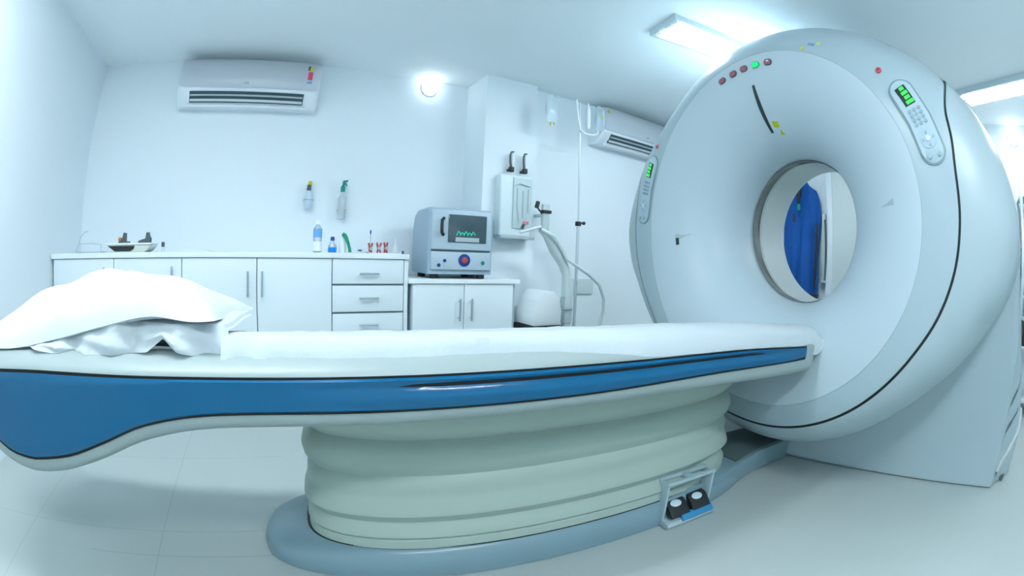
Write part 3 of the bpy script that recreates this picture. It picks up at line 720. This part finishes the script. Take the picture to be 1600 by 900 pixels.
# flared rear skirt low on both flanks, with air vents
def sk_ex(z): return interp([(0, .09), (.16, .10), (.33, .078), (.47, .056), (.6, .03), (.9, 0)], z)
def sk_y(x, z):
    t_ = min(1, max(0, (x-.87)/.3)); return 1.25-.079*z+t_*t_*(3-2*t_)*sk_ex(z)
ZS = [.004, .02, .06, .10, .16, .22, .28, .34, .40, .47, .53, .6, .7, .8, .9]
XSK = [.86, .90, .94, .98, 1.02, 1.06, 1.10, 1.16, 1.25, 1.33, 1.37]
for sg in (-1, 1):
    bm = nb(); rows = []
    for x in XSK:
        e = 0 if x < 1.3 else (.02 if x < 1.35 else .08)
        rows.append([(x, sg*(sk_y(x, z)-e-.002*(x < .88)), z) for z in ZS]+[(x, sg*1.0, .9), (x, sg*1.0, .004)])
    rr = add_grid(bm, rows, closed_v=True); bm.faces.new(rr[0]); bm.faces.new(rr[-1][::-1])
    obj('rear_skirt', bm, GBODY, G)
    def strip(name, pts, w0, m, off=.004):
        bm = nb(); rows = []
        for x, z, w in pts: rows.append([(x, sg*(sk_y(x, z-w*w0)+off*(-.6)), z-w*w0), (x, sg*(sk_y(x, z)+off), z-w*w0*.7), (x, sg*(sk_y(x, z)+off), z+w*w0*.7), (x, sg*(sk_y(x, z+w*w0)+off*(-.6)), z+w*w0)])
        add_grid(bm, rows); bmesh.ops.solidify(bm, geom=bm.faces[:], thickness=.003); obj(name, bm, m, G)
    strip('side_vent', [(.90, .40, .3), (.94, .415, 1), (1.0, .44, .8), (1.06, .47, .5), (1.14, .52, .2)], .022, mat('vent_shadow', (.26, .33, .33), .5), .002)
    strip('side_vent', [(.90, .27, .3), (.94, .285, 1), (1.0, .31, .8), (1.08, .35, .5), (1.18, .41, .2)], .022, MATS['vent_shadow'], .002)
    strip('corner_cover', [(.90, .06, .5), (.95, .09, 1), (1.02, .14, 1), (1.12, .21, 1), (1.22, .27, .8), (1.3, .31, .4)], .04, WHITE, .012)
    bm = nb(); add_box(bm, (1.12, sg*(1.29), .014), (.24, .05, .024), bev=.01); obj('corner_foot', bm, mat('foot_grey', (.10, .12, .11), .5), G)
# thin joint line low on the ring
bm = nb(); rows = []
for k in range(9):
    r = .785+.085*k/8; th = -147.5+2.0*k/8; rows.append([gs(r, th-.08, .0008), gs(r, th+.08, .0008)])
add_grid(bm, rows); bmesh.ops.solidify(bm, geom=bm.faces[:], thickness=.0006); obj('joint_line', bm, GREY, G)

# ------------------------------------------------------------------ PATIENT TABLE (same local frame)
T_ = thing('patient_table', 'long white patient table with blue side panels on a pleated pedestal before the scanner', 'patient table', (1.767, .943, 0), GA)
ZTOP = [(-2.9, .635), (-2.7, .648), (-2.54, .659), (-2.375, .669), (-2.08, .678), (-1.83, .685), (-1.5, .689), (-1.0, .691), (-.5, .685), (-.14, .665), (.1, .655)]
ZBB = [(-2.9, .60), (-2.78, .56), (-2.70, .50), (-2.625, .460), (-2.576, .444), (-2.50, .440), (-2.457, .444), (-2.318, .474), (-2.193, .52), (-2.065, .572), (-1.928, .603), (-1.78, .615), (-1.5, .619), (-1.09, .623), (-.646, .630), (-.17, .621), (.1, .62)]
ZBO = [(-2.9, .57), (-2.82, .52), (-2.74, .46), (-2.648, .416), (-2.58, .396), (-2.50, .392), (-2.365, .417), (-2.21, .470), (-2.08, .525), (-1.94, .561), (-1.79, .575), (-1.5, .580), (-1.09, .586), (-.67, .583), (-.15, .563), (.0, .562), (.1, .575)]
X0, X1 = -2.86, .032
def halfw(x):
    w = .35
    if x < X0+.22: w *= math.sqrt(max(0, 1-((X0+.22-x)/.22)**2))**.8
    if x > X1-.10: w = .35-.10+.10*math.sqrt(max(0, 1-((x-X1+.10)/.10)**2))
    return max(w, .02)
FARW = .63
def lean(y): return .18*max(0, y+.2)
def section(x):
    w = halfw(x); zt, zo = sinterp(ZTOP, x), sinterp(ZBO, x); s = min(1, w/.30)
    e = 1.0
    if x > X1-.06: e = math.sqrt(max(0.02, 1-((x-X1+.06)/.062)**2)); 
    mid = (zt+zo)/2+.02
    P = [(0, zo+.006), (.62*w, zo+.004), (w-.035*s, zo), (w-.018*s, zo+.003), (w-.006*s, zo+.012), (w-.001*s, zo+.026), (w, (zt+zo)/2), (w, zt-.012), (w-.002*s, zt),
         (w-.014*s, zt+.012), (w-.04*s, zt+.026), (w-.07*s, zt+.034), (w-.1*s, zt+.036), (.5*w, zt+.026), (0, zt+.02)]
    return [(y, mid+(z-mid)*e) for y, z in P]
xs = [X0+.0005]+[X0+.22*(1-math.cos(PI/2*k/10)) for k in range(1, 11)]
x = X0+.26
while x < X1-.14: xs.append(x); x += .04
xs += [X1-.10+.10*math.sin(PI/2*k/10) for k in range(0, 11)]
bm = nb(); rows = []
for x in xs:
    s = section(x); left = [(-y, z) for y, z in s]; right = [(y*FARW, z) for y, z in s[::-1]][1:-1]
    rows.append([(x, y, z-lean(y)) for y, z in left+right])
rr = add_grid(bm, rows, closed_v=True); bm.faces.new(rr[0]); bm.faces.new(rr[-1][::-1])
body = obj('table_body', bm, CREAM, T_)
# blue side panels with a dark gasket line
def side_strip(name, m, sgn, za, zb, off, xa, xb, ridge=False):
    bm = nb(); rows = []; x = xa; st = []
    while x < xb: st.append(x); x += .03
    st.append(xb)
    for x in st:
        w = halfw(x); z0, z1 = za(x), zb(x); row = []
        # outward direction from the plan outline
        dx = (halfw(x+.004)-halfw(x-.004))/.008; nrm = Vector((-dx, 1, 0)).normalized()
        nn = 15
        for k in range(nn):
            v = k/(nn-1); d = off
            if ridge:
                ed = min(v, 1-v)
                d += -.005*max(0, 1-ed/.06)
                f = min(1, max(0, (x+1.75)/.35), max(0, (-.2-x)/.25))
                d += f*(.006*math.exp(-((v-.36)/.20)**2) - .0058*math.exp(-((v-.74)/.10)**2)+.003*math.exp(-((v-.9)/.06)**2))
            bz = min(max((z0+(z1-z0)*v), 0), 2)
            yy = sgn*(w*(FARW if sgn > 0 else 1)+nrm.y*d); row.append((x+nrm.x*d, yy, bz-lean(yy)))
        rows.append(row)
    g = add_grid(bm, rows, flip=(sgn > 0))
    bmesh.ops.solidify(bm, geom=bm.faces[:], thickness=.004)
    return obj(name, bm, m, T_)
def taper(x): return max(0, (x+.20)/.06) if x > -.20 else 0
for sgn in (-1, 1):
    side_strip('blue_panel', BLUE, sgn, lambda x: sinterp(ZBB, x)+.004*taper(x), lambda x: sinterp(ZTOP, x)-.002, .006, -2.80, -.115, True)
    side_strip('gasket_line', BLACK, sgn, lambda x: sinterp(ZBB, x)-.0035, lambda x: sinterp(ZTOP, x)+.0025, .0022, -2.803, -.112)
# cradle top (dark pad at the foot end, seen under the pillow)
bm = nb(); add_box(bm, (-2.16, -.08, .712), (.56, .33, .016), Matrix.Rotation(-.1, 3, 'X'), bev=.008); obj('black_pad', bm, BLACK, T_)
# pedestal bellows
def superell(cx, cy, a, b, n, k, K):
    t = 2*PI*k/K; c, s = math.cos(t), math.sin(t)
    return (cx+a*math.copysign(abs(c)**(2/n), c), cy+b*math.copysign(abs(s)**(2/n), s))
K = 96
BP = [(.60, -.03), (.52, .004), (.49, .012), (.465, .008), (.445, -.014), (.438, -.022), (.430, -.012), (.415, .004), (.385, .014), (.355, .008), (.338, -.008), (.331, -.012), (.324, -.006), (.31, .002), (.29, .004), (.275, .003), (.262, .008), (.24, .018), (.222, .026), (.214, .027), (.205, .020), (.19, .006), (.180, -.001), (.174, .001), (.16, .012), (.145, .023), (.138, .025), (.130, .020), (.128, .016), (.124, .022), (.098, .026)]
bm = nb(); rows = []
BC = (-.925, .10, .80, .225)
BP = [(z, .022+(d-.022)*.88) for z, d in BP]
for z, d in BP:
    rows.append([(*superell(BC[0], BC[1], BC[2]+d, BC[3]+d, 3.2, k, K), z) for k in range(K)])
rr = add_grid(bm, rows, closed_v=True, flip=True); bm.faces.new(rr[0]); bm.faces.new(rr[-1][::-1])
obj('pleated_pedestal', bm, BELL, T_)
# plinth
bm = nb(); rows = []
def plinth_pt(k, o_side, o_end, z):
    x, y = superell(BC[0], BC[1], BC[2]+o_end, BC[3]+o_side, 2.9, k, K)
    if x > -.3: # neck running to the scanner
        pass
    return (x, y, z)
for z, os_, oe in ((.002, .05, .19), (.03, .052, .19), (.06, .046, .17), (.082, .038, .13), (.094, .030, .075), (.098, .024, .03)):
    rows.append([plinth_pt(k, os_, oe, z) for k in range(K)])
rr = add_grid(bm, rows, closed_v=True, flip=True); bm.faces.new(rr[0]); bm.faces.new(rr[-1][::-1])
obj('plinth', bm, PLINTH, T_)
bm = nb(); rows = []
for z, d in ((.096, .034), (.1005, .034), (.1005, .0)): rows.append([(*superell(BC[0], BC[1], BC[2]+d, BC[3]+d-.008, 3.1, k, K), z) for k in range(K)])
add_grid(bm, rows, closed_v=True, flip=True); obj('gap_shade_ring', bm, BLACK, T_)  # flat black ring stands in for the shade between bellows and plinth
bm = nb()
add_prism(bm, [(-.45, -.145), (-.28, -.135), (-.05, -.09), (.1, -.06), (.38, -.06), (.375, .2), (.1, .22), (-.45, .28)], .002, .105, 'xy', bev=.012)
obj('plinth_neck', bm, PLINTH, T_)
bm = nb(); add_prism(bm, [(-.09, -.075), (.1, -.045), (.36, -.045), (.36, .18), (.1, .2), (-.09, .2)], .1045, .112, 'xy', bev=.002)
obj('neck_top_plate', bm, PLATE, T_)
# foot pedals
bm = nb()
px0, px1 = -.585, -.345; yb, yf = -.15, -.205
add_prism(bm, [(yb+.01, .004), (-.238, .004), (-.243, .016), (-.236, .026), (yb+.01, .035)], px0, px1, 'yz', bev=.003)     # tray
add_box(bm, (px0+.006, (yb+yf)/2+.008, .095), (.012, .065, .165), bev=.004)
add_box(bm, (px1-.006, (yb+yf)/2+.008, .095), (.012, .065, .165), bev=.004)
add_box(bm, ((px0+px1)/2, yf+.008, .176), (px1-px0, .018, .014), bev=.005)
add_box(bm, ((px0+px1)/2, yb+.003, .176), (px1-px0, .018, .014), bev=.005)
add_box(bm, ((px0+px1)/2, (yb+yf)/2, .176), (.03, .055, .012), bev=.004)
o = obj('guard_frame', bm, mat('pedal_guard', (.38, .50, .54), .35, coat=.3), T_); 
for k in range(2):
    cx = px0+.068+.108*k
    bm = nb(); add_prism(bm, [(-.155, .075), (-.16, .088), (-.185, .086), (-.212, .066), (-.232, .045), (-.226, .034), (-.20, .038), (-.165, .052)], cx-.046, cx+.046, 'yz', bev=.006); p_ = obj('pedal', bm, BLACK, T_)
    bm = nb(); add_lathe(bm, [(.024, 0), (.026, .003), (.018, .006)], (cx-.005, -.192, .079), (0, -.45, .9), 20, sx=1.0, sy=.62); obj('pedal_pad', bm, mat('pedal_pad_white', (.6, .72, .8), .3), p_)
bm = nb(); add_prism(bm, [(-.230, .026), (-.241, .020), (-.247, .028), (-.232, .044), (-.220, .046)], px0+.07, px1-.012, 'yz', bev=.002); obj('blue_edge', bm, mat('blue_edge', (.03, .25, .48), .4), T_)

for o in T_.children:
    if o.name.split('.')[0] in ('guard_frame', 'pedal', 'blue_edge'): o.location = (0, .024, 0)

# ------------------------------------------------------------------ sheet on the table
def nz(x, y, s=1.): # smooth pseudo noise
    return (math.sin(x*7.3*s+1.3)*math.cos(y*9.1*s+x*3.1)+.6*math.sin(x*17.7*s+y*11.3+.5)+.35*math.sin(x*41*s-y*23))/2
bm = nb(); rows = []
nx = 190
for i in range(nx+1):
    x = -1.86+(1.86+.05)*i/nx
    endf = min(1, max(0, (.05-x)/.06)); endf = math.sqrt(1-(1-endf)**2)
    base = sinterp(ZTOP, x)+.034
    row = []
    foot = max(0, min(1, (-1.75-x)/.12))      # crumpled part under the pillow
    notch = math.exp(-((x+2.03)/.055)**2)
    edge = .028-.006*nz(x, 0, 1.5)+.010*max(0, min(1, (x+1.25)/.45))+.035*max(0, min(1, (x+.13)/.1))
    drop = (.018+.016*nz(x, 3, .8))*foot
    for k in range(33):
        u = k/32*2-1; au = abs(u)
        gr = min(1, max(0, (x+1.25)/.45)); gr = gr*gr*(3-2*gr); hw = .305+.042*gr+.004*nz(x, u, 2)*(1-gr)
        if au > .80:
            q = (au-.80)/.20; y = .272+(hw-.272)*math.sin(q*PI/2); z = base+.036*math.cos(q*PI/2)**.8-edge*q*q*1.0
            z += foot*(-.012*q+notch*.052*q*q*(u < 0)) - drop*q
            y += .012*foot*q*nz(x*2, 1, 1.7); y += .012*q*math.exp((-1.86-x)/.12)*math.sin(x*70); z -= .014*q*math.exp((-1.86-x)/.10)*(1+math.sin(x*55))
        else:
            y = .272*au/.80; z = base+.036-.010*(1-(au/.8)**2)
        z += .0022*nz(x, u*.3, 2.2)+.0012*nz(x*2.3, u, 3)
        # end of the sheet drapes over the nose
        z = base-.012+(z-base+.012)*endf
        y = math.copysign(y, u)*(1 if u < 0 else FARW+.04); row.append((x, y, z-lean(y)))
    rows.append(row)
add_grid(bm, rows)
bmesh.ops.solidify(bm, geom=bm.faces[:], thickness=.002)
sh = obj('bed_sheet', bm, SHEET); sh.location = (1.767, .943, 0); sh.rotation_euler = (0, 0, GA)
tag(sh, 'white sheet covering the top of the patient table', 'sheet')

# ------------------------------------------------------------------ pillow
bm = nb(); rows = []
NU, NV = 56, 40
PCX, PCY = -2.325, -.06; LX, LY = .45, .235
PE = [(-2.9, .700), (-2.69, .698), (-2.54, .704), (-2.35, .736), (-2.19, .770), (-2.04, .798), (-1.93, .790), (-1.86, .794), (-1.7, .80)]
def pil(u, v, top):
    ex = u*(1-.045*math.cos(v*PI/2)); ey = v*(1-.07*math.cos(u*PI/2))
    h = ((1-abs(u)**(2.4 if u > 0 else 1.45))*(1-abs(v)**2.4)); h = max(h, 0)**(.55 if u > 0 else .55+.12*min(1, -u*3))
    x = PCX+LX*ex; y = PCY+LY*ey
    e = sinterp(PE, x); flat = .762
    t_ = (v+1)/2
    z0 = e*(1-min(1, t_*1.6))+flat*min(1, t_*1.6)
    crown = .100*(1+.16*math.cos((u-.25)*PI/2))
    wr = .0065*math.sin(u*9+v*5+1)*h+.005*math.sin(u*17-v*9)*h+.004*math.sin((u*2-v)*13)*h
    wr += .006*h*math.exp(-((u-.45-.3*v)/.05)**2)-.006*h*math.exp(-((u-.30-.25*v)/.07)**2)
    if u > .55 and v < -.1: wr += .008*math.sin(u*30+v*12)*h
    return Vector((x, y, z0-.006+(crown*h+wr if top else -.012*h)))
for top in (True, False):
    rr = []
    for i in range(NU+1):
        rr.append([pil(i/NU*2-1, j/NV*2-1, top) for j in range(NV+1)])
    add_grid(bm, rr, flip=not top)
bmesh.ops.remove_doubles(bm, verts=bm.verts, dist=.0004)
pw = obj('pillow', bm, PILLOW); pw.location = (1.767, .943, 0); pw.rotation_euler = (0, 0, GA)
tag(pw, 'plump white pillow at the foot end of the patient table', 'pillow')
# crumpled drape hanging from under the pillow, with a peaked gap that shows the dark pad
LOW = [(-2.46, .706), (-2.36, .700), (-2.28, .701), (-2.2, .705), (-2.12, .708), (-2.05, .717), (-2.005, .747), (-1.965, .722), (-1.90, .707), (-1.84, .706), (-1.78, .716), (-1.74, .722)]
bm = nb(); rows = []
for i in range(121):
    x = -2.46+.61*i/120
    top = min(sinterp(PE, x)-.006, .775) if x < -1.86 else .768-.03*(x+1.86)/.14
    lo = interp(LOW, x); yy = -.292-.010*math.sin(x*31)-.006*math.sin(x*67+1); row = []
    top = max(top, lo+.004)
    for k in range(9):
        v = k/8; z = lo+(top-lo)*v
        row.append((x, yy+.03*v*v+.004*math.sin(v*9+x*40), z))
    for k in range(1, 7):
        row.append((x, yy+.03+.045*k, top-.001*k-.0025*math.sin(k+x*20)))
    rows.append(row)
add_grid(bm, rows); bmesh.ops.solidify(bm, geom=bm.faces[:], thickness=.002)
ds = obj('draw_sheet', bm, SHEET); ds.location = (1.767, .943, 0); ds.rotation_euler = (0, 0, GA)
tag(ds, 'crumpled pale cloth hanging over the table edge directly beneath the pillow', 'cloth')

# ------------------------------------------------------------------ seen through the bore: blue gown on the right wall
t = thing('lead_apron', 'blue protective gown hanging on the wall, seen through the scanner bore', 'gown', (XR, 1.80, .70))
bm = nb(); rows = []
SHP = [(0, -.19, .17), (.06, -.205, .18), (.25, -.20, .20), (.5, -.195, .215), (.72, -.215, .215), (.85, -.22, .20), (.95, -.205, .20), (1.03, -.17, .215), (1.065, -.12, .19), (1.09, -.09, .06), (1.12, -.07, .03)]
for z, a, b in SHP:
    pass
for i in range(40):
    z = 1.12*i/39
    a = sinterp([(q[0], q[1]) for q in SHP], z); b = sinterp([(q[0], q[2]) for q in SHP], z)
    row = []
    for k in range(36):
        th = 2*PI*k/36; y = (a+b)/2+(b-a)/2*math.cos(th); fold = .018*math.sin(y*38+z*2)+.01*math.sin(y*71)
        dpt = .075*(1-.35*z/1.12)*(.35+.65*(1-(i/39)**6)); xx = -.085+dpt*math.sin(th)+(fold if math.sin(th) < 0 else 0)
        row.append((min(xx, -.006), y, z))
    rows.append(row)
rr = add_grid(bm, rows, closed_v=True); bm.faces.new(rr[0]); bm.faces.new(rr[-1][::-1])
obj('gown', bm, GOWN, t)
bm = nb(); add_tube(bm, [(-.166, -.02, 1.09), (-.175, -.0, .98), (-.172, .01, .90)], [.02, .024, .015], 8); obj('black_collar', bm, BLACK, t)
bm = nb(); add_tube(bm, [(-.17, .055, .80), (-.175, .06, .72)], .013, 8); obj('black_tab', bm, BLACK, t)
bm = nb(); add_box(bm, (-.178, .0, .86), (.012, .035, .06), bev=.003); obj('green_tag', bm, GREEN, t)
bm = nb(); add_box(bm, (-.10, -.02, .012), (.13, .36, .045), bev=.01); obj('black_hem', bm, BLACK, t)
bm = nb(); add_box(bm, (-.14, -.185, .40), (.03, .02, .62), bev=.005); obj('black_edge', bm, BLACK, t)
bm = nb(); add_tube(bm, [(0, .0, 1.10), (-.05, 0, 1.10), (-.085, 0, 1.115)], .01, 8); obj('hook', bm, STEEL, t)
t = thing('apron', 'pale grey apron strip hanging just right of the blue gown', 'apron', (XR, 1.555, .85))
bm = nb(); rows = []
for i in range(16):
    z = .66*i/15; row = []
    for k in range(16):
        th = 2*PI*k/16; row.append((-.05+.04*math.sin(th)+.006*math.sin(z*9+k), (.035-.015*z/.66)*math.cos(th)+.01*z, z))
    rows.append(row)
rr = add_grid(bm, rows, closed_v=True); bm.faces.new(rr[0]); bm.faces.new(rr[-1][::-1]); obj('cloth', bm, mat('grey_cloth', (.55, .64, .66), .8), t)
bm = nb(); add_tube(bm, [(-.095, -.034, .02), (-.092, -.032, .3), (-.09, -.02, .6)], .008, 6); obj('dark_strap', bm, DARK, t)
bm = nb(); add_tube(bm, [(0, .01, .63), (-.05, .01, .63), (-.06, .01, .66)], .008, 8); obj('hook', bm, STEEL, t)

# ------------------------------------------------------------------ shelf beside the right wall
t = thing('storage_shelf', 'narrow metal storage shelf against the right wall behind the scanner edge', 'shelf', (4.2, -1.05, 0))
for sx_ in (-1, 1):
    for sy_ in (-1, 1):
        bm = nb(); add_box(bm, (sx_*.17, sy_*.44, .9), (.03, .03, 1.8), bev=.003); obj('post', bm, STEEL, t)
for z in (.12, .52, .90, 1.28, 1.66):
    bm = nb(); add_box(bm, (0, 0, z), (.36, .90, .02), bev=.003); obj('shelf_board', bm, LGREY, t)
bxs = [(-.30, 1.29, .22, .30, STK, 'blue file box on the upper shelf of the rack'), (-.05, 1.29, .20, .26, GREY, 'grey file box on the upper shelf of the rack'), (.25, 1.29, .26, .28, BTN, 'pale blue file box on the upper shelf of the rack'),
       (.28, .91, .26, .26, DARK, 'dark storage box on the middle shelf of the rack, nearest the scanner'), (-.1, .91, .3, .3, GREY, 'grey storage box on the middle shelf of the rack'), (.24, .53, .3, .22, BLACK, 'black storage box on the lower shelf of the rack')]
for y, z, wd, ht, m, lab in bxs:
    b = thing('storage_box', lab, 'box', (4.2, -1.05+y, z+.001), 0, 'boxes on the storage shelf')
    bm = nb(); add_box(bm, (0, 0, ht/2*.85), (.28, wd, ht*.85), bev=.006); obj('body', bm, m, b)
    bm = nb(); add_box(bm, (0, 0, ht*.92), (.29, wd+.01, ht*.13), bev=.006); obj('lid', bm, LGREY, b)
